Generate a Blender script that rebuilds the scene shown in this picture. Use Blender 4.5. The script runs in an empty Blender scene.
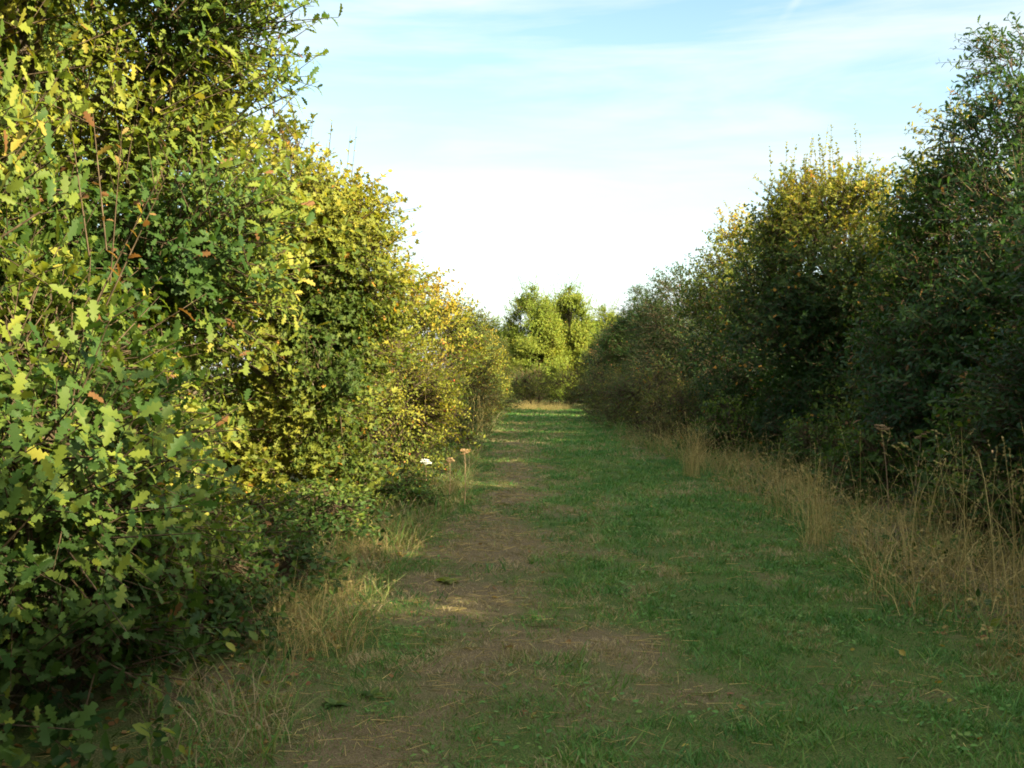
import bpy, math
import numpy as np
R = math.radians
C = bpy.context.scene.collection
sc = bpy.context.scene

# ------------------------------------------------------------------ camera, sky, sun, exposure
cam = bpy.data.cameras.new('camera'); co = bpy.data.objects.new('camera', cam); C.objects.link(co)
cam.sensor_width = 36.0; cam.lens = 36.0 * 1000 / 1024
cam.clip_start = 0.05; cam.clip_end = 3000
co.location = (0, 0, 1.6); co.rotation_euler = (R(90 - 0.34), 0, 0)
sc.camera = co

SUN_EL, SUN_AZ = R(24), R(124)      # azimuth clockwise from +Y (the way the path runs)
world = bpy.data.worlds.new('World'); sc.world = world; world.use_nodes = True
wn, wl = world.node_tree.nodes, world.node_tree.links
wn.clear()
wo = wn.new('ShaderNodeOutputWorld'); bg = wn.new('ShaderNodeBackground')
sky = wn.new('ShaderNodeTexSky'); sky.sky_type = 'NISHITA'; sky.sun_disc = False
sky.sun_elevation = SUN_EL; sky.sun_rotation = SUN_AZ
sky.air_density = 1.0; sky.dust_density = 1.0; sky.ozone_density = 0.0
bg.inputs['Strength'].default_value = 0.072
def wmath(op, a, b=None, clamp=False):
    n = wn.new('ShaderNodeMath'); n.operation = op; n.use_clamp = clamp
    for i, v in enumerate((a, b)):
        if v is None: continue
        if isinstance(v, (int, float)): n.inputs[i].default_value = v
        else: wl.new(v, n.inputs[i])
    return n.outputs[0]
tc = wn.new('ShaderNodeTexCoord')
sx = wn.new('ShaderNodeSeparateXYZ'); wl.new(tc.outputs['Generated'], sx.inputs[0])
mp = wn.new('ShaderNodeMapping'); wl.new(tc.outputs['Generated'], mp.inputs[0])
mp.inputs['Rotation'].default_value = (0, R(6), 0); mp.inputs['Scale'].default_value = (1.6, 1.6, 11.0); mp.inputs['Location'].default_value = (.3, .2, .55)
n1 = wn.new('ShaderNodeTexNoise'); wl.new(mp.outputs[0], n1.inputs['Vector'])
n1.inputs['Scale'].default_value = 1.7; n1.inputs['Detail'].default_value = 7; n1.inputs['Roughness'].default_value = .55; n1.inputs['Distortion'].default_value = .35
cr = wn.new('ShaderNodeMapRange'); wl.new(n1.outputs[0], cr.inputs[0])
cr.inputs[1].default_value = .43; cr.inputs[2].default_value = .72
# thin high cloud thickens towards the horizon
hz = wn.new('ShaderNodeMapRange'); wl.new(sx.outputs['Z'], hz.inputs[0])
hz.inputs[1].default_value = 0.36; hz.inputs[2].default_value = 0.03; hz.inputs[3].default_value = 0.0; hz.inputs[4].default_value = .45
# the veil overhead and sunward, out of view, is added to brighten the shade
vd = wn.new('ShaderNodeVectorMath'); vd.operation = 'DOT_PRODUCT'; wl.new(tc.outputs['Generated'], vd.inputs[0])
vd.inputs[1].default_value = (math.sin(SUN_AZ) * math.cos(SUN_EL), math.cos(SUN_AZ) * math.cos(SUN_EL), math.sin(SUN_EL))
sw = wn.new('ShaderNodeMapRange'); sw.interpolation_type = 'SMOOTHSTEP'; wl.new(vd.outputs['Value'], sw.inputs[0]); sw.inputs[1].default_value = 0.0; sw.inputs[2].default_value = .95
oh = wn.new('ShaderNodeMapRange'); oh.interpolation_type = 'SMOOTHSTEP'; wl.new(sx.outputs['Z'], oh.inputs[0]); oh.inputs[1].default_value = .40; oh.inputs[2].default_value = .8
fill_veil = wmath('MAXIMUM', sw.outputs[0], oh.outputs[0])
cov = wmath('ADD', wmath('ADD', wmath('MULTIPLY', cr.outputs[0], .8), hz.outputs[0]), wmath('MULTIPLY', fill_veil, .6), True)
# a fading vapour trail high on the right
_d1, _d2 = np.array([.290, 1, .384]), np.array([.258, 1, .342]); _n = np.cross(_d1, _d2); _n /= np.linalg.norm(_n)
tv = wn.new('ShaderNodeVectorMath'); tv.operation = 'DOT_PRODUCT'; wl.new(tc.outputs['Generated'], tv.inputs[0]); tv.inputs[1].default_value = tuple(_n)
t1 = wn.new('ShaderNodeMapRange'); t1.interpolation_type = 'SMOOTHSTEP'; wl.new(wmath('ABSOLUTE', tv.outputs['Value']), t1.inputs[0]); t1.inputs[1].default_value = .006; t1.inputs[2].default_value = 0
t2 = wn.new('ShaderNodeMapRange'); t2.interpolation_type = 'SMOOTHSTEP'; wl.new(sx.outputs['Z'], t2.inputs[0]); t2.inputs[1].default_value = .315; t2.inputs[2].default_value = .36
t3 = wn.new('ShaderNodeMapRange'); wl.new(sx.outputs['Y'], t3.inputs[0]); t3.inputs[1].default_value = .6; t3.inputs[2].default_value = .8
cov = wmath('ADD', cov, wmath('MULTIPLY', wmath('MULTIPLY', t1.outputs[0], t2.outputs[0]), wmath('MULTIPLY', t3.outputs[0], .4)), True)
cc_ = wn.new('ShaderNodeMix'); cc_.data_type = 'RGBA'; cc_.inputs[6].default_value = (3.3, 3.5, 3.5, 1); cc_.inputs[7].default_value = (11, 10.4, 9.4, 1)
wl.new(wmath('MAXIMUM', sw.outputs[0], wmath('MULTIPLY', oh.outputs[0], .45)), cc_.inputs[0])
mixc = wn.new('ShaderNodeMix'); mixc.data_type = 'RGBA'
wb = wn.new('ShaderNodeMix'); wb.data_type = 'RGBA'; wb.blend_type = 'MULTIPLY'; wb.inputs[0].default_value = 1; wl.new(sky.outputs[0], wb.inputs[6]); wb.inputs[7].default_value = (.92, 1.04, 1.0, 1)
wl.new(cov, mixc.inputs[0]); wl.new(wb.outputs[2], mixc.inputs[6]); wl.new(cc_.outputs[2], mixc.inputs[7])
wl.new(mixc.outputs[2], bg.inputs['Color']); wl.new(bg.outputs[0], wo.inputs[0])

sl = bpy.data.lights.new('sun', 'SUN'); so = bpy.data.objects.new('sun', sl); C.objects.link(so)
sl.energy = 5.0; sl.angle = R(0.5); sl.color = (1.0, 0.86, 0.56)
so.rotation_euler = (R(90) - SUN_EL, 0, math.pi - SUN_AZ); so.location = (40, -25, 28)

vs = sc.view_settings
vs.view_transform = 'Standard'; vs.look = 'None'; vs.gamma = 1; vs.use_curve_mapping = False; vs.exposure = 2.2
cy = sc.cycles
cy.use_denoising = True; cy.max_bounces = 6; cy.diffuse_bounces = 4; cy.glossy_bounces = 1; cy.transmission_bounces = 4
cy.transparent_max_bounces = 4; cy.use_adaptive_sampling = True; cy.adaptive_threshold = 0.02
cy.filter_width = 1.8; cy.caustics_reflective = False; cy.caustics_refractive = False

# ------------------------------------------------------------------ helpers
def H(n): return (n ^ (n >> 15)) * np.int64(0x2c1b3c6d) & np.int64(0x7fffffff)
def hash3(i, j, k, s):
    h = (i * np.int64(73856093)) ^ (j * np.int64(19349663)) ^ (k * np.int64(83492791)) ^ np.int64(s * 2654435 + 977)
    h = h & np.int64(0x7fffffff); h = H(h); h = H(h ^ (h >> 11)); h = H(h + 12345)
    return (h & 0xffff) / 65535.0
def vnoise(p, s=0):
    p = np.asarray(p, float)
    if p.shape[1] == 2: p = np.c_[p, np.zeros(len(p))]
    f = np.floor(p); i = f.astype(np.int64); t = p - f; t = t * t * (3 - 2 * t)
    out = 0
    for a in (0, 1):
        for b in (0, 1):
            for c in (0, 1):
                w = (t[:, 0] if a else 1 - t[:, 0]) * (t[:, 1] if b else 1 - t[:, 1]) * (t[:, 2] if c else 1 - t[:, 2])
                out = out + w * hash3(i[:, 0] + a, i[:, 1] + b, i[:, 2] + c, s)
    return out
def fbm(p, s=0, o=3):
    p = np.asarray(p, float); v = 0; a = .5
    for k in range(o): v = v + a * vnoise(p * 2 ** k, s + k * 7); a *= .5
    return v / (1 - .5 ** o)
def norm(v): return v / np.maximum(np.linalg.norm(v, axis=-1, keepdims=True), 1e-9)

def left_edge(y):  return np.interp(y, [0, 4, 9, 14, 24, 34, 50, 56], [-1.15, -1.05, -.95, -.75, -.8, -.55, .1, .3])
def right_edge(y): return np.interp(y, [0, 5, 7.5, 13, 22, 38, 50, 56], [2.75, 2.65, 2.65, 3.2, 2.9, 3.0, 3.4, 3.5])
def gz(x, y):
    x = np.asarray(x, float); y = np.asarray(y, float)
    p = np.c_[np.ravel(x), np.ravel(y)]
    z = .09 * (fbm(p * .45, 3, 3) - .5) + .03 * (vnoise(p * 2.2, 9) - .5)
    z = z + .10 * np.clip((np.ravel(x) - right_edge(np.ravel(y))) / 1.2, 0, 1) + .08 * np.clip((left_edge(np.ravel(y)) - np.ravel(x)) / 1.0, 0, 1)
    return z.reshape(x.shape)
def gz1(x, y): return float(gz(np.array([x]), np.array([y]))[0])
def bareness(x, y):
    """how worn the turf is: the trodden strip along the left of the path, straw patches elsewhere"""
    p = np.c_[x, y]
    le = left_edge(y); u = (x - le) / (right_edge(y) - le)
    b = np.exp(-((u - .17) / .25) ** 2) * .68 + np.exp(-((u - .52) / .10) ** 2) * .25 * np.clip((14 - y) / 6, 0, 1)
    b = b * np.clip(1.15 - y / 60, .35, 1) + (fbm(p * np.array([1.5, 1.0]), 21, 4) - .5) * 1.7
    b = b + np.clip((u - 1.0) / .12, 0, 1) * .55 + np.clip((-u) / .1, 0, 1) * .45
    return np.clip(b, 0, 1)

def new_mesh(name, verts, tris, mats, mat_idx=None, tint=None, parent=None, loc=None, smooth=False):
    """tris: (n,3) int array"""
    me = bpy.data.meshes.new(name); nv, nf = len(verts), len(tris)
    me.vertices.add(nv); me.vertices.foreach_set('co', np.ascontiguousarray(verts, np.float32).ravel())
    me.loops.add(nf * 3); me.loops.foreach_set('vertex_index', np.ascontiguousarray(tris, np.int32).ravel())
    me.polygons.add(nf); me.polygons.foreach_set('loop_start', np.arange(0, nf * 3, 3, dtype=np.int32))
    try: me.polygons.foreach_set('loop_total', np.full(nf, 3, np.int32))
    except Exception: pass
    for m in mats: me.materials.append(m)
    if mat_idx is not None: me.polygons.foreach_set('material_index', np.ascontiguousarray(mat_idx, np.int32))
    if smooth: me.polygons.foreach_set('use_smooth', np.ones(nf, bool))
    if tint is not None:
        a = me.attributes.new('tint', 'FLOAT', 'FACE'); a.data.foreach_set('value', np.ascontiguousarray(tint, np.float32))
    me.update(calc_edges=True)
    o = bpy.data.objects.new(name, me); C.objects.link(o)
    if parent: o.parent = parent
    if loc is not None: o.location = loc
    return o
def tag(o, label=None, cat=None, group=None, kind=None):
    for k, v in (('label', label), ('category', cat), ('group', group), ('kind', kind)):
        if v: o[k] = v
    return o
def empty(name, loc, rz=0.0):
    o = bpy.data.objects.new(name, None); C.objects.link(o); o.location = loc; o.rotation_euler = (0, 0, rz); o.empty_display_size = .3
    return o
def copy_tree(o, loc, rz, scale=(1, 1, 1)):
    c = o.copy(); C.objects.link(c); c.location = loc; c.rotation_euler = (0, 0, rz); c.scale = scale
    for ch in o.children:
        d = ch.copy(); C.objects.link(d); d.parent = c
        for g in ch.children:
            e = g.copy(); C.objects.link(e); e.parent = d
    return c

class Bag:
    def __init__(s): s.v, s.t, s.m, s.a, s.n = [], [], [], [], 0
    def add(s, v, t, mat=0, tint=.5):
        s.v.append(v); s.t.append(t + s.n); s.n += len(v)
        s.m.append(np.full(len(t), mat, np.int32))
        s.a.append(np.broadcast_to(np.asarray(tint, np.float32), (len(t),)))
    def build(s, name, mats, parent=None, loc=None, smooth=False):
        return new_mesh(name, np.concatenate(s.v), np.concatenate(s.t), mats, np.concatenate(s.m), np.concatenate(s.a), parent, loc, smooth)

def tube(pts, rad, n=6):
    pts = np.asarray(pts, float); rad = np.asarray(rad, float); m = len(pts)
    T = norm(np.gradient(pts, axis=0))
    ref = np.where(np.abs(T[:, 2:3]) < .9, np.array([[0, 0, 1.]]), np.array([[1., 0, 0]]))
    A = norm(np.cross(T, ref)); B = np.cross(T, A)
    th = np.arange(n) / n * 2 * math.pi
    v = (pts[:, None] + rad[:, None, None] * (np.cos(th)[None, :, None] * A[:, None] + np.sin(th)[None, :, None] * B[:, None])).reshape(-1, 3)
    i = np.arange(m - 1)[:, None] * n; j = np.arange(n)[None]; k = (j + 1) % n
    a, b, c, d = (i + j).ravel(), (i + k).ravel(), (i + n + k).ravel(), (i + n + j).ravel()
    return v, np.concatenate([np.c_[a, b, c], np.c_[a, c, d]])
def twig_tubes(P, Q, r0, r1):
    """three-sided tapering sticks, vectorised"""
    n = len(P); T = norm(Q - P); ref = np.where(np.abs(T[:, 2:3]) < .9, np.array([[0, 0, 1.]]), np.array([[1., 0, 0]]))
    A = norm(np.cross(T, ref)); B = np.cross(T, A); vs = []
    for E, r in ((P, r0), (Q, r1)):
        for k in range(3):
            a = k * 2.0944; vs.append(E + r * (math.cos(a) * A + math.sin(a) * B))
    v = np.stack(vs, 1).reshape(-1, 3)
    f = np.array([[0, 1, 4], [0, 4, 3], [1, 2, 5], [1, 5, 4], [2, 0, 3], [2, 3, 5]])
    return v, (np.arange(n)[:, None, None] * 6 + f[None]).reshape(-1, 3)

# leaf outlines: (x across, y along, z fold) and triangles, unit length
def leaf_half(outline, mid, tri):
    """outline: points on one side; mid: points of the midrib; mirrored into a whole leaf"""
    V = [(0, y, 0) for y in mid]; nm = len(V)
    V += [(x, y, x * .25) for x, y in outline] + [(-x, y, x * .25) for x, y in outline]
    no = len(outline); T = []
    for a, b, c in tri:
        T.append((a, b, c)); q = [w + no if w >= nm else w for w in (a, b, c)]; T.append((q[0], q[2], q[1]))
    V = np.array(V, float); V[:, 2] -= .22 * V[:, 1] ** 2
    return V, np.array(T)
# oak: midrib 0..4 = y 0,.3,.52,.75,1 ; outline 5.. = p1,v1,p2,v2,p3,v3,p4
OAK = leaf_half([(.10, .12), (.17, .27), (.09, .36), (.25, .50), (.12, .58), (.27, .76), (.12, .80), (.14, .96)], [0, .3, .55, .78, 1.0],
    [(0, 5, 1), (5, 6, 1), (6, 7, 1), (1, 7, 2), (7, 8, 2), (8, 9, 2), (2, 9, 3), (9, 10, 3), (10, 11, 3), (3, 11, 4), (11, 12, 4)])
BROAD = leaf_half([(.24, .28), (.27, .6)], [0, 1.0], [(0, 2, 3), (0, 3, 1)])
DIAM = (np.array([(0, 0, 0), (.3, .5, .06), (0, 1, -.15), (-.3, .5, .06)], float), np.array([(0, 1, 2), (0, 2, 3)]))
MAPLE = leaf_half([(.16, .02), (.42, .28), (.17, .38), (.34, .78), (.10, .68)], [0, 1.0],
    [(0, 2, 3), (0, 3, 4), (0, 4, 5), (0, 5, 6), (0, 6, 1)])

def leaves(P, A, N, S, tpl, rng):
    V, T = tpl; n = len(P)
    A = norm(A); N = norm(N - (N * A).sum(1, keepdims=True) * A); B = np.cross(A, N)
    curl = rng.uniform(-.3, 1.7, n)[:, None, None]
    v = P[:, None] + S[:, None, None] * (V[None, :, 0:1] * B[:, None] + V[None, :, 1:2] * A[:, None] + V[None, :, 2:3] * curl * N[:, None])
    t = (np.arange(n)[:, None, None] * len(V) + T[None]).reshape(-1, 3)
    return v.reshape(-1, 3), t, len(T)

# ------------------------------------------------------------------ materials
def mat(name):
    m = bpy.data.materials.new(name); m.use_nodes = True; nt = m.node_tree; nt.nodes.clear()
    return m, nt.nodes, nt.links
def ramp_node(n, stops):
    r = n.new('ShaderNodeValToRGB'); e = r.color_ramp.elements
    while len(e) > 1: e.remove(e[-1])
    e[0].position, e[0].color = stops[0][0], (*stops[0][1], 1)
    for p, c in stops[1:]:
        q = e.new(p); q.color = (*c, 1)
    return r
def leaf_mat(name, stops, transl=.45, rough=.55, spec=.17, tfac=(1.25, 1.2, .55)):
    m, n, l = mat(name)
    at = n.new('ShaderNodeAttribute'); at.attribute_name = 'tint'
    r = ramp_node(n, stops); l.new(at.outputs['Fac'], r.inputs[0])
    p = n.new('ShaderNodeBsdfPrincipled'); p.inputs['Roughness'].default_value = rough; p.inputs['Specular IOR Level'].default_value = spec
    tr = n.new('ShaderNodeBsdfTranslucent'); mu = n.new('ShaderNodeMix'); mu.data_type = 'RGBA'; mu.blend_type = 'MULTIPLY'; mu.inputs[0].default_value = 1
    l.new(r.outputs[0], mu.inputs[6]); mu.inputs[7].default_value = (*tfac, 1)
    l.new(r.outputs[0], p.inputs['Base Color']); l.new(mu.outputs[2], tr.inputs['Color'])
    mx = n.new('ShaderNodeMixShader'); mx.inputs[0].default_value = transl
    l.new(p.outputs[0], mx.inputs[1]); l.new(tr.outputs[0], mx.inputs[2])
    o = n.new('ShaderNodeOutputMaterial'); l.new(mx.outputs[0], o.inputs[0])
    return m
OAKM = leaf_mat('oak_leaf', [(0, (.014, .043, .010)), (.35, (.050, .098, .020)), (.6, (.17, .205, .03)), (.78, (.30, .26, .045)), (.9, (.19, .105, .04)), (1, (.16, .07, .035))])
MAPM = leaf_mat('maple_leaf', [(0, (.016, .044, .010)), (.35, (.062, .100, .018)), (.6, (.215, .225, .03)), (.8, (.38, .28, .04)), (1, (.30, .12, .03))])
THORNM = leaf_mat('thorn_leaf', [(0, (.021, .042, .016)), (.4, (.062, .095, .024)), (.65, (.15, .14, .035)), (.85, (.24, .12, .04)), (1, (.20, .05, .03))])
GRASSM = leaf_mat('grass_blade', [(0, (.033, .104, .022)), (.3, (.072, .180, .034)), (.55, (.140, .180, .044)), (.75, (.20, .16, .085)), (1, (.30, .245, .14))], .3, .6, .2, (1.1, 1.2, .7))
STRAWM = leaf_mat('straw', [(0, (.075, .085, .025)), (.3, (.18, .15, .055)), (.6, (.34, .275, .105)), (1, (.54, .44, .19))], .25, .7, .15, (1.1, 1.0, .8))
def bark_mat(name, a, b):
    m, n, l = mat(name)
    tcn = n.new('ShaderNodeTexCoord'); mpn = n.new('ShaderNodeMapping'); mpn.inputs['Scale'].default_value = (9, 9, 2.2); l.new(tcn.outputs['Object'], mpn.inputs[0])
    ns = n.new('ShaderNodeTexNoise'); ns.inputs['Scale'].default_value = 3; ns.inputs['Detail'].default_value = 8; l.new(mpn.outputs[0], ns.inputs['Vector'])
    r = ramp_node(n, [(.35, a), (.65, b)]); l.new(ns.outputs[0], r.inputs[0])
    p = n.new('ShaderNodeBsdfPrincipled'); p.inputs['Roughness'].default_value = .9; p.inputs['Specular IOR Level'].default_value = .1; l.new(r.outputs[0], p.inputs['Base Color'])
    bu = n.new('ShaderNodeBump'); bu.inputs['Strength'].default_value = .5; bu.inputs['Distance'].default_value = .02; l.new(ns.outputs[0], bu.inputs['Height']); l.new(bu.outputs[0], p.inputs['Normal'])
    o = n.new('ShaderNodeOutputMaterial'); l.new(p.outputs[0], o.inputs[0]); return m
BARK = bark_mat('oak_bark', (.05, .04, .03), (.14, .115, .085))
TWIG = bark_mat('twig_bark', (.04, .03, .018), (.10, .072, .045))
def plain(name, c, rough=.8):
    m, n, l = mat(name)
    tcn = n.new('ShaderNodeTexCoord'); ns = n.new('ShaderNodeTexNoise'); ns.inputs['Scale'].default_value = 60; l.new(tcn.outputs['Object'], ns.inputs['Vector'])
    r = ramp_node(n, [(.3, tuple(k * .7 for k in c)), (.7, tuple(min(1, k * 1.2) for k in c))]); l.new(ns.outputs[0], r.inputs[0])
    p = n.new('ShaderNodeBsdfPrincipled'); p.inputs['Roughness'].default_value = rough; l.new(r.outputs[0], p.inputs['Base Color'])
    o = n.new('ShaderNodeOutputMaterial'); l.new(p.outputs[0], o.inputs[0]); return m
HIP = plain('rose_hip', (.45, .04, .02), .35)
UMBELB = plain('dried_umbel', (.26, .17, .08)); UMBELW = plain('white_umbel', (.62, .64, .58)); STEM = plain('dead_stem', (.22, .15, .08))

m, n, l = mat('turf_and_soil')
at = n.new('ShaderNodeAttribute'); at.attribute_name = 'bare'
tcn = n.new('ShaderNodeTexCoord')
ns = n.new('ShaderNodeTexNoise'); ns.inputs['Scale'].default_value = 9; ns.inputs['Detail'].default_value = 10; ns.inputs['Roughness'].default_value = .68; l.new(tcn.outputs['Object'], ns.inputs['Vector'])
nf = n.new('ShaderNodeTexNoise'); nf.inputs['Scale'].default_value = 110; nf.inputs['Detail'].default_value = 5; l.new(tcn.outputs['Object'], nf.inputs['Vector'])
soil = ramp_node(n, [(.25, (.055, .043, .023)), (.5, (.112, .090, .050)), (.75, (.18, .148, .09))]); l.new(nf.outputs[0], soil.inputs[0])
turf = ramp_node(n, [(.3, (.024, .044, .012)), (.52, (.052, .088, .020)), (.72, (.12, .115, .05))]); l.new(nf.outputs[0], turf.inputs[0])
ad = n.new('ShaderNodeMath'); ad.operation = 'ADD'; l.new(at.outputs['Fac'], ad.inputs[0])
sb = n.new('ShaderNodeMath'); sb.operation = 'MULTIPLY_ADD'; l.new(ns.outputs[0], sb.inputs[0]); sb.inputs[1].default_value = 1.2; sb.inputs[2].default_value = -.6; l.new(sb.outputs[0], ad.inputs[1])
mr = n.new('ShaderNodeMapRange'); l.new(ad.outputs[0], mr.inputs[0]); mr.inputs[1].default_value = .25; mr.inputs[2].default_value = .75
mx = n.new('ShaderNodeMix'); mx.data_type = 'RGBA'; l.new(mr.outputs[0], mx.inputs[0]); l.new(turf.outputs[0], mx.inputs[6]); l.new(soil.outputs[0], mx.inputs[7])
p = n.new('ShaderNodeBsdfPrincipled'); p.inputs['Roughness'].default_value = .95; p.inputs['Specular IOR Level'].default_value = .08; l.new(mx.outputs[2], p.inputs['Base Color'])
bu = n.new('ShaderNodeBump'); bu.inputs['Strength'].default_value = .8; bu.inputs['Distance'].default_value = .03; l.new(nf.outputs[0], bu.inputs['Height']); l.new(bu.outputs[0], p.inputs['Normal'])
o = n.new('ShaderNodeOutputMaterial'); l.new(p.outputs[0], o.inputs[0])
SOILM = m

# ------------------------------------------------------------------ ground: one sheet to the horizon, fine where one looks at it
def axis_steps(lo, hi, fine_lo, fine_hi, step):
    a = list(np.arange(fine_lo, fine_hi + 1e-6, step)); s = step; x = fine_hi
    while x < hi: s *= 1.6; x += s; a.append(min(x, hi))
    s = step; x = fine_lo
    while x > lo: s *= 1.6; x -= s; a.insert(0, max(x, lo))
    return np.array(a)
gx = axis_steps(-900, 900, -3.2, 6.0, .08); gy = axis_steps(-900, 1500, 0.0, 30.0, .12)
gy = np.unique(np.concatenate([gy[gy <= 30], np.arange(30.3, 70, .3), gy[gy > 70]]))
GX, GY = np.meshgrid(gx, gy); GZ = gz(GX, GY) * np.clip(1.5 - np.abs(GX) / 60, 0, 1) * np.clip(1.5 - np.abs(GY) / 200, 0, 1)
gv = np.c_[GX.ravel(), GY.ravel(), GZ.ravel()]; w = len(gx)
i = (np.arange(len(gy) - 1)[:, None] * w + np.arange(w - 1)[None]).ravel()
gt = np.concatenate([np.c_[i, i + 1, i + w + 1], np.c_[i, i + w + 1, i + w]])
ground = new_mesh('ground', gv, gt, [SOILM], smooth=True)
a = ground.data.attributes.new('bare', 'FLOAT', 'POINT'); a.data.foreach_set('value', bareness(gv[:, 0], gv[:, 1]).astype(np.float32))
ground['kind'] = 'structure'; ground['label'] = 'worn grassy path of mown turf and bare brown soil between hedges'

# ------------------------------------------------------------------ grass of the path
def blades(x, y, h, wd, lean, tint, rng, bag, base_z=None, segs=1, mat=0):
    n = len(x); z = gz(x, y) if base_z is None else base_z
    th = rng.uniform(0, 2 * math.pi, n); ph = rng.uniform(0, 2 * math.pi, n)
    B = np.c_[np.cos(th), np.sin(th), np.zeros(n)] * wd[:, None] * .5; L = np.c_[np.cos(ph), np.sin(ph), np.zeros(n)]
    P = np.c_[x, y, z - .004]; k = segs
    rows = []
    for s in range(k + 1):
        t = s / (k + .35)
        c = P + L * (lean * h * t ** 1.7)[:, None]; c[:, 2] += h * t * (1 - .45 * np.clip(lean, 0, 1.3) * t)
        ww = 1 - .55 * t; rows += [c - B * ww, c + B * ww]
    c = P + L * (lean * h)[:, None]; c[:, 2] += h * (1 - .45 * np.clip(lean, 0, 1.3)); rows.append(c)
    v = np.stack(rows, 1).reshape(-1, 3); nv = 2 * (k + 1) + 1; f = []
    for s in range(k): q = 2 * s; f += [(q, q + 1, q + 3), (q, q + 3, q + 2)]
    f.append((2 * k, 2 * k + 1, 2 * k + 2)); f = np.array(f)
    bag.add(v, (np.arange(n)[:, None, None] * nv + f[None]).reshape(-1, 3), mat, np.repeat(tint, len(f)))

rng = np.random.default_rng(5)
gb = Bag()
for (y0, y1, dens, hs, ws) in ((3.2, 6.5, 5200, .040, .0042), (6.5, 11, 2600, .046, .006), (11, 20, 1150, .055, .010), (20, 34, 520, .065, .018), (34, 56, 260, .075, .03)):
    nn = int((y1 - y0) * 4.8 * dens); y = rng.uniform(y0, y1, nn); x = left_edge(y) - .5 + rng.uniform(0, 1, nn) * (right_edge(y) - left_edge(y) + 1.0)
    b = bareness(x, y); cl = vnoise(np.c_[x, y] * 7, 31); fine = vnoise(np.c_[x, y] * 2.3, 77)
    keep = rng.random(nn) < np.clip(1.1 - .65 * b, .38, 1) * np.clip(.35 + 1.1 * cl, 0, 1)
    x, y, b, cl, fine = x[keep], y[keep], b[keep], cl[keep], fine[keep]; nn = len(x)
    sp = np.clip((fbm(np.c_[x * 1.7, y * 1.1], 91, 3) - .52) / .10, 0, 1) * np.clip((fbm(np.c_[x, y] * 9, 92, 2) - .35) / .2, 0, 1)
    tint = np.clip(.18 + .5 * (b - .2).clip(0) + rng.normal(0, .12, nn) + .5 * (fine - .5) + (rng.random(nn) < .08 + .25 * b) * .4 + .62 * sp * (rng.random(nn) < .8), 0, 1)
    hh = hs * rng.uniform(.5, 1.5, nn) * (.3 + 1.5 * cl ** 1.5) * (1 - .35 * b)
    blades(x, y, hh, np.full(nn, ws) * rng.uniform(.7, 1.4, nn), rng.uniform(.2, 1.3, nn), tint, rng, gb, segs=1)
# taller tussocks and small clover-like leaves break up the turf
nt = 420; ty = 3.3 + 30 * rng.random(nt) ** 1.5; tx = left_edge(ty) + rng.random(nt) * (right_edge(ty) - left_edge(ty) + .3); tr_ = rng.uniform(.05, .16, nt); tc_ = rng.normal(.25, .22, nt).clip(0, .95)
k = rng.random(nt) > bareness(tx, ty) * 1.3; nt = int(k.sum()); tx, ty, tr_, tc_ = tx[k], ty[k], tr_[k], tc_[k]
ii = np.repeat(np.arange(nt), 55); nn = len(ii); x = tx[ii] + rng.normal(0, 1, nn) * tr_[ii]; y = ty[ii] + rng.normal(0, 1, nn) * tr_[ii]
blades(x, y, rng.uniform(.04, .12, nn), .0045 * (1 + y / 9), rng.uniform(.4, 1.5, nn), np.clip(tc_[ii] + rng.normal(0, .12, nn), 0, 1), rng, gb, segs=1)
nn = 16000; y = 3.3 + 16 * rng.random(nn) ** 1.5; x = left_edge(y) - .4 + rng.random(nn) * (right_edge(y) - left_edge(y) + .8)
k = (fbm(np.c_[x, y] * 2.1, 131, 3) > .53) & (rng.random(nn) > 1.3 * bareness(x, y)); x, y = x[k], y[k]; nn = len(x)
v, t, q = leaves(np.c_[x, y, gz(x, y) + rng.uniform(.006, .035, nn)], np.c_[rng.normal(size=(nn, 2)), rng.normal(.1, .2, nn)], np.c_[rng.normal(0, .35, (nn, 2)), np.ones(nn)], rng.uniform(.014, .034, nn) * (1 + y / 25), BROAD, rng)
gb.add(v, t, 0, np.repeat(np.clip(rng.normal(.25, .13, nn), 0, 1), q))
tag(gb.build('mown_grass', [GRASSM]), 'short green turf growing over the path', 'grass', kind='stuff')

# straw lying in the turf and leaf litter under the hedges
rng = np.random.default_rng(6); lb = Bag()
nn = 26000; y = 3.3 + 36 * rng.random(nn) ** 1.8; x = left_edge(y) - 1.2 + rng.random(nn) * (right_edge(y) - left_edge(y) + 2.8)
b = bareness(x, y); k = rng.random(nn) < np.clip(b * 1.1 - .1, .06, 1); x, y = x[k], y[k]; nn = len(x); z = gz(x, y) + rng.uniform(.003, .02, nn)
th = rng.uniform(0, 6.28, nn); ln = rng.uniform(.03, .12, nn) * (1 + y / 30)
Pq = np.c_[x, y, z]; Q = Pq + np.c_[np.cos(th), np.sin(th), rng.uniform(-.05, .2, nn)] * ln[:, None]
v, t = twig_tubes(Pq, Q, (.0011 * (1 + y / 7))[:, None], (.0007 * (1 + y / 7))[:, None]); lb.add(v, t, 0, np.repeat(rng.uniform(.0, .8, nn), 6))
tag(lb.build('straw_litter', [STRAWM]), 'dead straw lying flat in the worn turf', 'straw', kind='stuff')
lb = Bag()
nn = 3600; y = 3.4 + 30 * rng.random(nn) ** 1.6; sd = rng.random(nn)
x = np.where(sd < .45, left_edge(y) - rng.random(nn) * 1.3, np.where(sd < .96, right_edge(y) + rng.random(nn) * 1.8, left_edge(y) + rng.random(nn) * 3.8))
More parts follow.
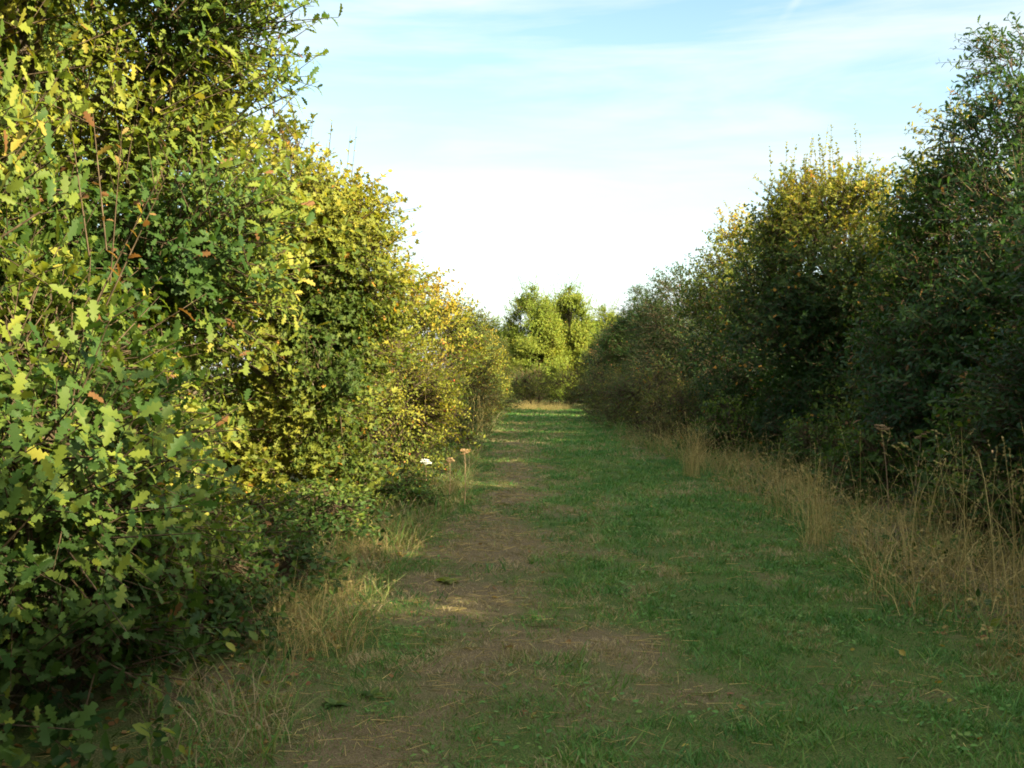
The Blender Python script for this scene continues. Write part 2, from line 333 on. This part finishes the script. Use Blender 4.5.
Pq = np.c_[x, y, gz(x, y) + .012]; A = np.c_[rng.normal(size=(nn, 2)), rng.normal(0, .2, nn)]; N = np.c_[rng.normal(0, .5, (nn, 2)), np.ones(nn)]
v, t, q = leaves(Pq, A, N, rng.uniform(.03, .07, nn), BROAD, rng); lb.add(v, t, 0, np.repeat(rng.uniform(.8, 1, nn), q))
tag(lb.build('fallen_leaves', [OAKM]), 'brown fallen leaves scattered over soil and turf', 'leaves', kind='stuff')

# ------------------------------------------------------------------ trees and bushes
def make_tree(name, seed, env, ntwig, leaf, lsize, kpt, mats, tint=(.3, .12), tnoise=.25, ttop=0.0, lean=(0, 0), trunk_r=.07, clumps=26,
              twig_len=(.22, .5), gate=.34, up=.35, shoots=(), stems=1, clump_k=.42, inner=.2, hips=0, sq=(1, 1), pocket=.0):
    rng = np.random.default_rng(seed)
    ez, er = np.array(env, float).T; zt = ez[-1]
    rad = lambda z: np.interp(z, ez, er)
    def axis(z): f = (np.asarray(z) / zt)[..., None] ** 1.5; return f * np.array(lean)
    # clumps of foliage
    cc, cs = [], []
    while len(cc) < clumps:
        z = rng.uniform(ez[0], zt)
        if rng.random() > rad(z) / er.max() + .12: continue
        s = clump_k * (rad(z) * .75 + .25 * er.max()) * rng.uniform(.75, 1.3)
        th = rng.uniform(0, 6.283); rr = max(0, rad(z) - s * .8) * math.sqrt(rng.uniform(.12, 1))
        c = np.array([math.cos(th) * rr * sq[0], math.sin(th) * rr * sq[1], max(min(z, zt - s * .7), ez[0] + s * .45)]); c[:2] += axis(c[2]); cc.append(c); cs.append(s)
    cc = np.array(cc); cs = np.array(cs)
    pr = cs ** 2 / (cs ** 2).sum(); ci = rng.choice(len(cc), ntwig, p=pr)
    d = norm(rng.normal(size=(ntwig, 3))); ax = np.c_[axis(cc[ci][:, 2]), cc[ci][:, 2]]
    outw = cc[ci] - ax; outw[:, 2] = 0; outw = norm(outw + 1e-6)
    d = np.where(((d * (outw + [0, 0, .5])).sum(1, keepdims=True) < -.25) & (rng.random((ntwig, 1)) < .75), -d, d)
    shell = np.where(rng.random(ntwig) < inner, rng.uniform(.1, .6, ntwig), rng.uniform(.6, 1.0, ntwig))
    P = cc[ci] + d * (cs[ci] * shell)[:, None] * np.array([sq[0] * .5 + .5, sq[1] * .5 + .5, .85])
    ok = (vnoise(P * 2.6, seed) > gate * (shell > .6)) & (P[:, 2] > .05) & ((vnoise(P * 1.25 + 3.7, seed + 9) > pocket) | (shell < .6)); P, d, outw = P[ok], d[ok], outw[ok]; nT = len(P)
    D = norm(d * .8 + outw * .35 + np.array([0, 0, up]) + rng.normal(0, .35, (nT, 3)))
    L = rng.uniform(*twig_len, nT)
    kk = np.full(nT, kpt)
    sh_t = np.zeros(nT)
    for (sp, sd, sL, sk, st) in shoots:
        P = np.vstack([P, sp]); D = np.vstack([D, norm(np.array(sd, float))]); L = np.append(L, sL); kk = np.append(kk, sk); outw = np.vstack([outw, norm(np.array([sd[0], sd[1], .01]))]); sh_t = np.append(sh_t, st)
    nT = len(P)
    ti = np.repeat(np.arange(nT), kk); n = len(ti)
    first = np.concatenate([[0], np.cumsum(kk)[:-1]]); idx = np.arange(n) - first[ti]
    t = np.clip((idx + .6) / kk[ti] + rng.normal(0, .05, n), .05, 1.02)
    droop = np.zeros((n, 3)); droop[:, 2] = -.12 * L[ti] * t ** 2 * (sh_t[ti] == 0)
    pos = P[ti] + D[ti] * (L[ti] * t)[:, None] + droop
    ref = norm(np.cross(D, rng.normal(size=(nT, 3)))); bi = np.cross(D, ref)
    ph = idx * 2.4 + rng.uniform(0, .7, n)
    side = np.cos(ph)[:, None] * ref[ti] + np.sin(ph)[:, None] * bi[ti]
    A = D[ti] * (.35 + .5 * t[:, None] ** 2) + side * .85 + np.array([0, 0, .05]) + rng.normal(0, .2, (n, 3))
    N = np.array([0, 0, .75]) + outw[ti] * .75 + D[ti] * .3 + rng.normal(0, .42, (n, 3))
    S = lsize * rng.uniform(.42, 1.28, n) * np.where(sh_t[ti] > 0, .75, 1)
    tw = rng.normal(0, .4, nT)
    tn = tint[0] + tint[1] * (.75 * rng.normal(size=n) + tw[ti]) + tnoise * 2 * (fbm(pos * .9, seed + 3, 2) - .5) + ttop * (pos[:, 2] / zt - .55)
    tn = np.where(rng.random(n) < .012, .93, tn); tn = np.where(sh_t[ti] > 0, sh_t[ti] + rng.normal(0, .05, n), tn)
    root = empty(name, (0, 0, 0)); bag = Bag()
    v, tr, q = leaves(pos, A, N, S, leaf, rng); bag.add(v, tr, 0, np.repeat(np.clip(tn, 0, 1), q))
    E = P + D * L[:, None]; E[:, 2] -= .12 * L * (sh_t == 0)
    v, tr = twig_tubes(P - D * .12, E, .0055, .0018); bag.add(v, tr, 1)
    crown = bag.build('crown', mats, root)
    # trunk, limbs and branches
    tb = Bag()
    for s in range(stems):
        off = np.array([0, 0]) if stems == 1 else rng.normal(0, .12, 2)
        zz = np.linspace(-.08, zt * .86, 9); pts = np.c_[axis(np.clip(zz, 0, None)) + off + rng.normal(0, .035, (9, 2)) * (zz > .2)[:, None] * (1 + (stems > 1) * 3), zz]
        rr = trunk_r * (1 - .85 * np.linspace(0, 1, 9)) ** .9 * (1 if stems == 1 else .6); rr[0] *= 1.5
        v, tr = tube(pts, rr, 8); tb.add(v, tr)
        if s == 0: tpts, trr = pts, rr
    for c, s in zip(cc, cs):
        z0 = max(.15, c[2] - .5 * np.hypot(*(c[:2] - axis(c[2]))) - .25); j = np.interp(z0, tpts[:, 2], np.arange(9))
        a = np.array([np.interp(z0, tpts[:, 2], tpts[:, q]) for q in (0, 1)] + [z0]); r0 = np.interp(j, np.arange(9), trr) * .5 + .004
        mid = (a + c) / 2 + np.array([0, 0, -.06]) + rng.normal(0, .05, 3)
        q = np.linspace(0, 1, 6)[:, None]; pts = (1 - q) ** 2 * a + 2 * q * (1 - q) * mid + q ** 2 * c
        v, tr = tube(pts, np.linspace(r0, .007, 6), 5); tb.add(v, tr)
    bi_ = rng.choice(nT - len(shoots), min(240, nT - len(shoots)), replace=False); Pb = P[bi_]; dd = ((Pb[:, None] - cc[None]) ** 2).sum(2); cn = cc[dd.argmin(1)]
    v, tr = twig_tubes(cn, Pb, .0085, .004); tb.add(v, tr)
    tb.build('trunk', [BARK if stems == 1 else TWIG], root, smooth=True)
    if hips:
        hi = rng.choice(n, hips); hb = Bag(); uv, ut = tube([(0, 0, -.012), (0, 0, -.008), (0, 0, .003), (0, 0, .012), (0, 0, .013)], [.001, .007, .009, .005, .001], 5)
        for p_ in pos[hi]: hb.add(uv * rng.uniform(.9, 1.3) + p_ + [0, 0, -.03], ut)
        ob = hb.build('rose_hips', [HIP], root); ob['kind'] = 'stuff'
    return root
def put(o, x, y, rz=0, label=None, cat='tree', group=None, s=1):
    o.location = (x, y, gz1(x, y)); o.rotation_euler = (0, 0, rz); o.scale = (s, s, s); return tag(o, label, cat, group)
def again(o, x, y, rz, label, cat, group, s=1, sz=None):
    c = copy_tree(o, (x, y, gz1(x, y)), rz, (s, s, sz or s)); return tag(c, label, cat, group)

GL, GR, GE = 'trees of the sunlit hedge', 'trees of the shaded hedge', 'trees closing the end of the path'
OM, MM, TM = [OAKM, TWIG], [MAPM, TWIG], [THORNM, TWIG]
# --- sunlit side, from the camera onwards
rs = np.random.default_rng(11)
sh = [((rs.normal(.55, .25), rs.normal(.1, .3), 1.95 + .3 * rs.random()), (rs.normal(.35, .3), rs.normal(-.2, .3), 1), rs.uniform(.45, .75), 6, .9) for _ in range(6)]
o = make_tree('oak_sapling', 101, [(.0, 1.1), (.5, 1.3), (1.4, 1.2), (2.1, .9), (2.65, .3)], 2500, OAK, .088, 9, OM, (.41, .14), .36, .14, trunk_r=.04, clumps=28, shoots=sh, stems=2, inner=.25, pocket=.3)
sap = o
put(o, -2.6, 4.6, 0, 'low bushy oak with withered brown shoot tips, nearest plant of the sunlit hedge', 'tree', GL)
rs = np.random.default_rng(12)
sh = [((1.3 + rs.uniform(-.1, .25), rs.uniform(-1.1, .6), rs.uniform(2.2, 4.6)), (1, rs.normal(-.1, .4), rs.uniform(.3, 1)), rs.uniform(.4, .7), 9, .5) for _ in range(26)]
big = make_tree('oak_tree', 102, [(.15, 1.5), (1.0, 1.85), (3.0, 1.75), (4.6, 1.6), (5.8, 1.1), (6.5, .2)], 8400, OAK, .088, 9, OM, (.49, .10), .36, .10, trunk_r=.11, clumps=50, shoots=sh, clump_k=.36, gate=.26, inner=.34, pocket=.12)
put(big, -3.3, 6.9, 0, 'tall lobed-leaf oak reaching out of the picture top, nearest full tree of the sunlit hedge', 'tree', GL)
rs = np.random.default_rng(13)
sh = [((1.0, rs.uniform(-.6, .4), rs.uniform(2.6, 3.3)), (1, -.1, rs.uniform(.05, .5)), rs.uniform(.4, .75), 9, .5) for _ in range(7)] + [((rs.normal(.75, .2), rs.normal(0, .2), 3.65), (.1, 0, 1), rs.uniform(.4, .65), 8, .62) for _ in range(6)]
o = make_tree('field_maple', 103, [(.1, 1.1), (1.0, 1.4), (2.6, 1.35), (3.5, .95), (4.15, .2)], 6000, MAPLE, .068, 10, MM, (.53, .085), .42, .22, lean=(.4, 0), trunk_r=.07, clumps=38, shoots=sh, clump_k=.38, gate=.27, inner=.28, pocket=.28)
put(o, -2.65, 10.8, 0, 'yellow-green maple with a leafy spray jutting out over the path', 'tree', GL)
o = make_tree('rose_bush', 104, [(.05, .8), (.7, .95), (1.5, .85), (2.25, .3)], 1900, BROAD, .045, 12, MM, (.54, .09), .30, .0, trunk_r=.03, clumps=24, stems=4, hips=46, clump_k=.4, up=.1)
put(o, -1.75, 13.6, 0, 'bright yellow-green rose bush dotted with red hips', 'bush', 'bushes in front of the sunlit hedge')
rose = o
o = make_tree('field_maple', 105, [(.2, 1.2), (1.2, 1.5), (2.6, 1.3), (3.5, .7), (4.0, .1)], 2900, BROAD, .075, 10, MM, (.54, .10), .44, .3, lean=(.3, 0), trunk_r=.07, clumps=32)
put(o, -2.15, 19.0, 0, 'golden yellow maple behind the rose bush', 'tree', GL)
my = o
thorn = make_tree('hawthorn_tree', 106, [(.1, 1.2), (1.0, 1.5), (2.4, 1.4), (3.3, .85), (3.95, .1)], 2500, BROAD, .062, 12, TM, (.54, .10), .44, .15, trunk_r=.06, clumps=30, stems=2, up=.2)
put(thorn, -1.75, 27.0, 0, 'bronze-tinged hawthorn in the sun, past the golden maple', 'tree', GL)
again(my, -1.5, 36, 2.1, 'smaller yellowing maple past the bronze hawthorn', 'tree', GL, .97)
again(thorn, -1.0, 46, 1.3, 'last hawthorn of the sunlit hedge, rusty, before the path ends', 'tree', GL, .95)
again(big, -5.4, 9.6, 2.2, 'oak behind the nearest full oak, its dark crown filling the top corner', 'tree', GL, 1.05)
again(my, -4.6, 14.5, 4.0, 'maple mostly hidden behind the spray-bearing maple', 'tree', GL, 1.15)
again(sap, -3.75, 5.6, 2.4, 'taller bushy oak at the picture edge, behind the low bushy oak', 'tree', GL, 1.1, 1.6)
# --- end of the path
rs = np.random.default_rng(15); sh = []
for _ in range(60):
    a_, z_ = rs.uniform(0, 6.28), rs.uniform(4.2, 6.8); r_ = np.interp(z_, [4, 5.6, 6.9], [1.7, 1.2, .3]); sh.append(((math.cos(a_) * r_, math.sin(a_) * r_, z_), (math.cos(a_) * .35, math.sin(a_) * .35, 1), rs.uniform(.7, 1.3), 34, .5))
LIMEM = leaf_mat('lime_leaf', [(0, (.05, .10, .015)), (.5, (.155, .21, .03)), (.8, (.28, .27, .04)), (1, (.34, .24, .04))], spec=.15)
ce = make_tree('ash_tree', 107, [(.4, 1.9), (1.6, 2.4), (3.4, 2.1), (5.0, 1.4), (6.2, .75), (7.0, .1)], 8500, DIAM, .108, 15, [LIMEM, TWIG], (.5, .10), .2, .1, trunk_r=.1, clumps=150, clump_k=.2, up=.9, gate=.3, pocket=.15, twig_len=(.3, .8), shoots=sh)
put(ce, 1.2, 60, 0, 'sunlit fresh green tree at the path end, its narrow twin beside it', 'tree', GE)
again(ce, 3.5, 62, 2.6, 'sunlit fresh green tree at the path end, the broader crown beside the dark oak', 'tree', GE, 1.05, 1.03)
again(ce, -1.4, 63, 1.2, 'green tree behind the last rusty hawthorn', 'tree', GE, 1.0, .74)
again(ce, 2.6, 65, 5.0, 'green tree mostly hidden behind the two sunlit ones at the path end', 'tree', GE, 1.1, .94)
again(ce, 6.0, 64, 3.7, 'green tree behind the last hawthorns of the shaded hedge', 'tree', GE, 1.0, .85)
# --- shaded side
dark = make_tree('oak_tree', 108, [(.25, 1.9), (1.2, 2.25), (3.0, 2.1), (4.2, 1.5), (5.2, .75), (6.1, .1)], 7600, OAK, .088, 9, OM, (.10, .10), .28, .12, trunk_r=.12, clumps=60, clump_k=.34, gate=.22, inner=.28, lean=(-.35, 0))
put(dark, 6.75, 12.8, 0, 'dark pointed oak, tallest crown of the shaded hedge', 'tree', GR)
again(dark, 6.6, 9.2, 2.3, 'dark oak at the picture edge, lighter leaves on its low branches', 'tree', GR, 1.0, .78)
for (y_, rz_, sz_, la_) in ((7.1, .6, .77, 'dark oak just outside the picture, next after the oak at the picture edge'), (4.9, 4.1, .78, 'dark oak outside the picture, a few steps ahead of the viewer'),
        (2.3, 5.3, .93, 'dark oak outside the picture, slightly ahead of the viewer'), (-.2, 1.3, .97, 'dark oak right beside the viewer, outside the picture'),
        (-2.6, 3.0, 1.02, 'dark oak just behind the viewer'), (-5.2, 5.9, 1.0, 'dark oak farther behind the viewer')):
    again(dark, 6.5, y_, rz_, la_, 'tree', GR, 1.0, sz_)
o = make_tree('field_maple', 109, [(.3, 1.4), (2.0, 1.7), (4.0, 1.3), (5.0, .7), (5.6, .1)], 3400, MAPLE, .075, 9, MM, (.45, .12), .25, .4, trunk_r=.08, clumps=36, gate=.26)
put(o, 6.9, 15.7, 0, 'yellow-green maple top showing between the pointed oak and the whip-topped maple', 'tree', GR)
rs = np.random.default_rng(14)
sh = []
for _ in range(20):
    a_, r_ = rs.uniform(0, 6.28), rs.uniform(0, .95); sh.append(((math.cos(a_) * r_ - .7, math.sin(a_) * r_, 5.1 - .5 * r_), (rs.normal(0, .1), rs.normal(0, .1), 1), rs.uniform(.6, 1.3), 36, .62))
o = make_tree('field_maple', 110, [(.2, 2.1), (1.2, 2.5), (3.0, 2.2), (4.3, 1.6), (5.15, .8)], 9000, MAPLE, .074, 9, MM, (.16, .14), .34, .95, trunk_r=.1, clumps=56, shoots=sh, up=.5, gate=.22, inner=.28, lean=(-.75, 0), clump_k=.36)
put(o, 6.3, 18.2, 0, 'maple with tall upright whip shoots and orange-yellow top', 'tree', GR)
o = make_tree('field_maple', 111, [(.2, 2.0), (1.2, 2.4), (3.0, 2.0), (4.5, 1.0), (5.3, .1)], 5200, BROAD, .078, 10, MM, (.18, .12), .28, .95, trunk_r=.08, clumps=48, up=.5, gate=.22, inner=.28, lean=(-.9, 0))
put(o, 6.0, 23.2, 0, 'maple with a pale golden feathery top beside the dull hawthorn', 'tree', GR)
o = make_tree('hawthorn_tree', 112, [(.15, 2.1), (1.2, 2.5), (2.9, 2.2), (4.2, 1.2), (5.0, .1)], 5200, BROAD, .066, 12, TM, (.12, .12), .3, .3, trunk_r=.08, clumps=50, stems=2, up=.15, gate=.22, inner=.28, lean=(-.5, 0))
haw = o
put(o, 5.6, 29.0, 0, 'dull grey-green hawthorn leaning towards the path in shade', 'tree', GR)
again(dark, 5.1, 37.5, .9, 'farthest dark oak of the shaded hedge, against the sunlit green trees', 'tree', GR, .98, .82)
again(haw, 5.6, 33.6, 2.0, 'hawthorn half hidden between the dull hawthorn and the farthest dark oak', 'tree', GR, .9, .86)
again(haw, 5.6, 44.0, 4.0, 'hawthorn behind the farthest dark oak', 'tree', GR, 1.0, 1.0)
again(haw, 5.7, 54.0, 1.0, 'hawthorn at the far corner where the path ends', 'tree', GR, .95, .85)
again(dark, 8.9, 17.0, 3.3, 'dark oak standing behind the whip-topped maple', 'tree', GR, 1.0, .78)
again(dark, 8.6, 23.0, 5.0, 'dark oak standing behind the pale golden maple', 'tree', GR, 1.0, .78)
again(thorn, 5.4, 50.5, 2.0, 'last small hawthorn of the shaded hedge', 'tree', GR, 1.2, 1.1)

again(big, -3.9, .4, 1.0, 'oak of the sunlit hedge beside the viewer, outside the picture', 'tree', GL, 1.0)
again(big, -4.0, -4.0, 4.0, 'oak of the sunlit hedge behind the viewer', 'tree', GL, 1.0)
again(ce, 1.6, -11, 4.0, 'green tree standing across the path behind the viewer', 'tree', GR, 1.0)
# --- bushes
bush = make_tree('bramble_bush', 120, [(.0, .6), (.4, .75), (.8, .6), (1.15, .2)], 520, BROAD, .07, 8, OM, (.26, .1), .25, .1, trunk_r=.015, clumps=16, stems=4, clump_k=.45, up=.1, twig_len=(.18, .4))
BL, BRt = 'bushes in front of the sunlit hedge', 'bushes in front of the shaded hedge'
put(bush, 4.1, 19.2, 0, 'fresh green bramble standing out in front of the shaded hedge', 'bush', BRt)
again(bush, 4.55, 12.4, 2.0, 'low green bramble behind the pale dead grass', 'bush', BRt, .85, .8)
again(bush, 4.4, 9.1, 4.4, 'low bramble under the dark oak at the picture edge', 'bush', BRt, .9, .65)
for (x_, y_, rz_, s_, la_) in ((5.0, 7.4, .4, 1.2, 'dark bramble behind the loose tall stems'), (5.3, 10.4, 2.4, 1.25, 'dark bramble under the low branches of the oak at the picture edge'), (5.4, 13.9, 4.4, 1.25, 'dark bramble in the deep shade under the pointed oak'),
        (5.6, 16.4, 5.4, 1.2, 'dark bramble under the whip-topped maple'), (4.6, 15.0, 1.4, .8, 'small bramble in front of the whip-topped maple')):
    again(bush, x_, y_, rz_, la_, 'bush', BRt, s_)
again(bush, -1.85, 5.9, 2.2, 'dark bramble between the low bushy oak and the path', 'bush', BL, .7, .65)
again(bush, -1.85, 9.3, 1.0, 'dark bramble at the foot of the spray-bearing maple', 'bush', BL, .85, .48)
again(bush, -2.0, 7.3, 3.0, 'dark bramble at the foot of the nearest full oak', 'bush', BL, .95, .6)
again(bush, -1.35, 12.0, 5.0, 'bramble between the rose bush and the path', 'bush', BL, .6, .4)
scrub = make_tree('thorn_scrub', 121, [(.0, .8), (.5, 1.0), (1.1, .8), (1.55, .2)], 620, BROAD, .05, 9, TM, (.34, .12), .36, 0, trunk_r=.02, clumps=20, stems=5, clump_k=.42, up=.5)
put(scrub, 3.55, 26.0, 0, 'brownish twiggy scrub at the foot of the dull hawthorn', 'bush', BRt, 1.15)
again(scrub, 3.7, 22.6, 5.2, 'brownish scrub between the green bramble and the dull hawthorn', 'bush', BRt, .9, .85)
again(scrub, 3.4, 35.5, 3.2, 'brownish scrub jutting into the path under the farthest dark oak', 'bush', BRt, 1.2)
again(scrub, 3.4, 31.0, 2.0, 'brownish scrub jutting into the path, past the dull hawthorn', 'bush', BRt, 1.05)
again(scrub, 3.8, 40, 4.0, 'farthest brown scrub under the farthest dark oak', 'bush', BRt, 1.1)
again(scrub, -1.35, 21.5, 1.0, 'dull scrub at the foot of the golden maple', 'bush', BL, .85, .75)
again(scrub, -1.05, 29.5, 3.3, 'dull scrub at the foot of the bronze hawthorn', 'bush', BL, .9, .8)
again(scrub, 1.0, 54.5, .5, 'dark rounded bush closing the path under the narrow green tree', 'bush', 'bushes closing the path', 1.6, 1.35)
again(scrub, 3.4, 55.5, 2.5, 'dark rounded bush closing the path under the broader green tree', 'bush', 'bushes closing the path', 1.7, 1.3)

# ------------------------------------------------------------------ dry grass and weeds of the verges
def clump(name, seed, n, h, spread, lean=(.1, .6), heads=.5, tint=(.55, .2), wd=.0045):
    rng = np.random.default_rng(seed); bag = Bag()
    a = rng.uniform(0, 6.28, n); r = spread * np.sqrt(rng.random(n)); x, y = np.cos(a) * r, np.sin(a) * r
    hh = h * rng.uniform(.45, 1.1, n); t = np.clip(rng.normal(tint[0], tint[1], n), 0, 1)
    blades(x, y, hh, np.full(n, wd) * rng.uniform(.7, 1.3, n), rng.uniform(*lean, n), t, rng, bag, base_z=np.zeros(n), segs=4)
    V = bag.v[0].reshape(n, -1, 3); tip = V[:, -1]; pre = V[:, -3:-1].mean(1); k = rng.random(n) < heads
    d = norm(tip[k] - pre[k]); m_ = int(k.sum())
    for q in range(5):
        A = d + rng.normal(0, .35, (m_, 3)); Pq = tip[k] - d * (.018 * q * h)
        v, tt, f = leaves(Pq, A, rng.normal(size=(m_, 3)), np.full(m_, .026), DIAM, rng); bag.add(v, tt, 0, np.repeat(rng.uniform(.2, .6, m_), f))
    return bag.build(name, [STRAWM])
K = [clump('dry_grass_clump', 201, 110, .95, .14, (.03, .6), .35, (.62, .2), .0036),
     clump('dry_grass_clump', 202, 85, .68, .36, (.1, 1.5), .25, (.5, .25), .004),
     clump('dry_grass_clump', 203, 100, .45, .42, (.2, 1.7), .12, (.35, .25), .0044),
     clump('dry_grass_clump', 204, 24, 1.15, .25, (.05, .7), .4, (.40, .25), .0042)]
GDR, GDL = 'dry grass clumps on the shaded verge', 'dry grass clumps at the foot of the sunlit hedge'
used = set()
def pc(kind, x, y, label, group, s=1.0, rz=None):
    rz = (x * 7 + y * 3) % 6.28 if rz is None else rz
    if kind not in used: used.add(kind); return put(K[kind], x, y, rz, label, 'dry grass', group, s)
    return again(K[kind], x, y, rz, label, 'dry grass', group, s)
pc(0, 2.96, 9.6, 'tall pale upright grass clump standing alone on the shaded verge', GDR, .95)
pc(0, 2.95, 16.4, 'bright straw clump at the foot of the green bramble, nearer the path', GDR, 1.05)
pc(0, 3.25, 17.3, 'bright straw clump close against the green bramble', GDR, .95)
pc(1, 3.0, 7.4, 'sprawling straw clump in front of the tall leaning stems', GDR, 1.0)
pc(3, 3.25, 7.7, 'loose tall stems leaning outwards at the picture edge', GDR, .95)
rng = np.random.default_rng(33)
for k in range(72):
    y = 5.0 + 22 * rng.random() ** 1.5; x = float(right_edge(y)) + .15 + rng.random() * (1.25 if y < 16 else .6)
    kd = int(rng.choice([1, 2, 2, 3, 1]))
    pc(kd, x, y, {1: 'knee-high arching straw clump among others on the shaded verge', 2: 'short tangled dead grass clump among others on the shaded verge', 3: 'sparse clump of long thin dead stalks on the shaded verge'}[kd], GDR, rng.uniform(.75, 1.3))
for k in range(42):
    y = 5.6 + 26 * rng.random() ** 1.4; x = float(left_edge(y)) - .02 - rng.random() * .6
    kd = int(rng.choice([1, 2, 2]))
    pc(kd, x, y, {1: 'arching straw clump along the foot of the sunlit hedge', 2: 'short tangled dead grass along the foot of the sunlit hedge'}[kd], GDL, rng.uniform(.55, .85))
for k in range(40):
    x = -.2 + 3.6 * rng.random(); y = 49.5 + rng.random() * 2.2
    pc(1, x, y, 'dry grass clump in the pale strip where the path ends', 'dry grass clumps at the end of the path', rng.uniform(.7, 1.0))
for k in range(5):
    y = 24 + k * 1.3; pc(3, float(left_edge(y)) - .2, y, 'tall brown weed stalks in front of the bronze hawthorn', GDL, rng.uniform(1, 1.3))

# undergrowth: tangle of low leaves and dead stems along both verges
rng = np.random.default_rng(44)
ub = Bag(); nn = 30000
y = 3.4 + 36 * rng.random(nn) ** 1.5; sd = rng.random(nn) < .55
x = np.where(sd, right_edge(y) + .1 + rng.random(nn) ** 1.2 * 2.8, left_edge(y) + .1 - rng.random(nn) * .9)
k = fbm(np.c_[x, y] * 1.6, 50, 2) > .40; x, y = x[k], y[k]; nn = len(x)
blades(x, y, rng.uniform(.08, .42, nn) * (.7 + .02 * y), rng.uniform(.003, .006, nn) * (1 + y / 12), rng.uniform(.3, 1.4, nn), np.clip(rng.normal(np.where(x > 1, .36, .55), .28, nn), 0, 1), rng, ub, segs=2)
nn = 9000; y = 3.4 + 30 * rng.random(nn) ** 1.5; sd = rng.random(nn) < .5
x = np.where(sd, right_edge(y) + .25 + rng.random(nn) * 1.9, left_edge(y) - .2 - rng.random(nn) * .9)
k = fbm(np.c_[x, y] * 1.3, 61, 2) > .5; x, y = x[k], y[k]; nn = len(x)
Pq = np.c_[x, y, gz(x, y) + rng.uniform(.02, .28, nn)]
v, t, q = leaves(Pq, rng.normal(size=(nn, 3)) + [0, 0, .2], np.array([0, -.3, 1]) + rng.normal(0, .4, (nn, 3)), rng.uniform(.035, .08, nn), BROAD, rng)
ub.add(v, t, 1, np.repeat(np.clip(rng.normal(.25, .15, nn), 0, 1), q))
tag(ub.build('undergrowth', [GRASSM, OAKM]), 'low tangle of grass and leaves along both verges', 'undergrowth', kind='stuff')

# hogweed and other umbels
def umbel(name, seed, h, rad, mat_, lean=(0, 0)):
    rng = np.random.default_rng(seed); root = empty(name, (0, 0, 0)); sb = Bag()
    top = np.array([lean[0], lean[1], h])
    q = np.linspace(0, 1, 7)[:, None]; v, t = tube(q * top + np.c_[np.sin(q * 3) * .015, np.zeros(7), np.zeros(7)], np.linspace(.008, .004, 7), 6); sb.add(v, t)
    hb = Bag(); top = top + [math.sin(3) * .015, 0, 0]
    for k in range(16):
        a = k * 2.4; r = rad * math.sqrt((k + .5) / 16) * rng.uniform(.7, 1.3); e = top + [math.cos(a) * r, math.sin(a) * r, .05 * (1 - (r / rad) ** 2) + .02 + rng.normal(0, .012)]
        v, t = tube([top, (top + e) / 2 + [0, 0, .004], e], [.0016, .0014, .001], 4); hb.add(v, t)
        for _ in range(14):
            p_ = e + rng.normal(0, rad * .13, 3) * [1, 1, .35]; v, t = tube([p_ - [0, 0, .004], p_, p_ + [0, 0, .004]], [.002, .007, .002], 5); hb.add(v, t)
    sb.build('stem', [STEM], root); hb.build('flower_head', [mat_], root); return root
U = 'dried umbels beside the path'
put(umbel('hogweed', 301, .64, .066, UMBELB), -.60, 12.6, 0, 'taller brown dried flower umbel at the path edge by the rose bush', 'flower', U)
put(umbel('hogweed', 302, .52, .055, UMBELB, (.02, 0)), -.80, 12.5, 0, 'shorter brown dried umbel between the white one and the taller one', 'flower', U)
put(umbel('hogweed', 303, .44, .075, UMBELW), -1.13, 13.0, 0, 'white flower umbel in front of the rose bush', 'flower', U)
put(umbel('hogweed', 304, .95, .08, UMBELB, (-.1, -.05)), 4.15, 11.0, 0, 'brown dried umbel among tall stalks under the pointed oak', 'flower', 'dried umbels under the shaded hedge')
put(umbel('hogweed', 305, .85, .06, UMBELB, (.12, 0)), 4.5, 11.3, 0, 'smaller dried umbel leaning beside the brown umbel', 'flower', 'dried umbels under the shaded hedge')

# broad-leaved weeds in the turf
def rosette(seed, n, ln, tint):
    rng = np.random.default_rng(seed); a = np.arange(n) * 2.4 + rng.normal(0, .2, n)
    A = np.c_[np.cos(a), np.sin(a), rng.uniform(.05, .35, n)]; N = np.c_[-np.cos(a) * .5, -np.sin(a) * .5, np.ones(n)]
    v, t, q = leaves(np.zeros((n, 3)) + [0, 0, .01], A, N, ln * rng.uniform(.7, 1.15, n), BROAD, rng); b = Bag(); b.add(v, t, 0, np.repeat(np.clip(rng.normal(tint, .05, n), 0, 1), q))
    return b.build('dock_plant', [OAKM])
WG = 'broad-leaved weeds in the turf'
d1 = rosette(401, 9, .13, .55); put(d1, -.50, 7.75, 0, 'pale green broad-leaved weed alone on the bare strip', 'weed', WG)
d2 = rosette(402, 12, .09, .32)
for k, (px, y) in enumerate(((372, 5.0), (335, 4.85))):
    w_ = d2 if k == 0 else copy_tree(d2, (0, 0, 0), k * 1.3)
    put(w_, (px - 512) / 1000 * y, y, k * 1.3, ['dark weed rosette on bare soil close to the camera', 'dark weed rosette on bare soil nearest the dead grass edge', 'dark weed rosette in the middle of the path', 'dark weed rosette in the greener turf', 'dark weed rosette at the path edge by the sunlit hedge'][k], 'weed', WG, .8)
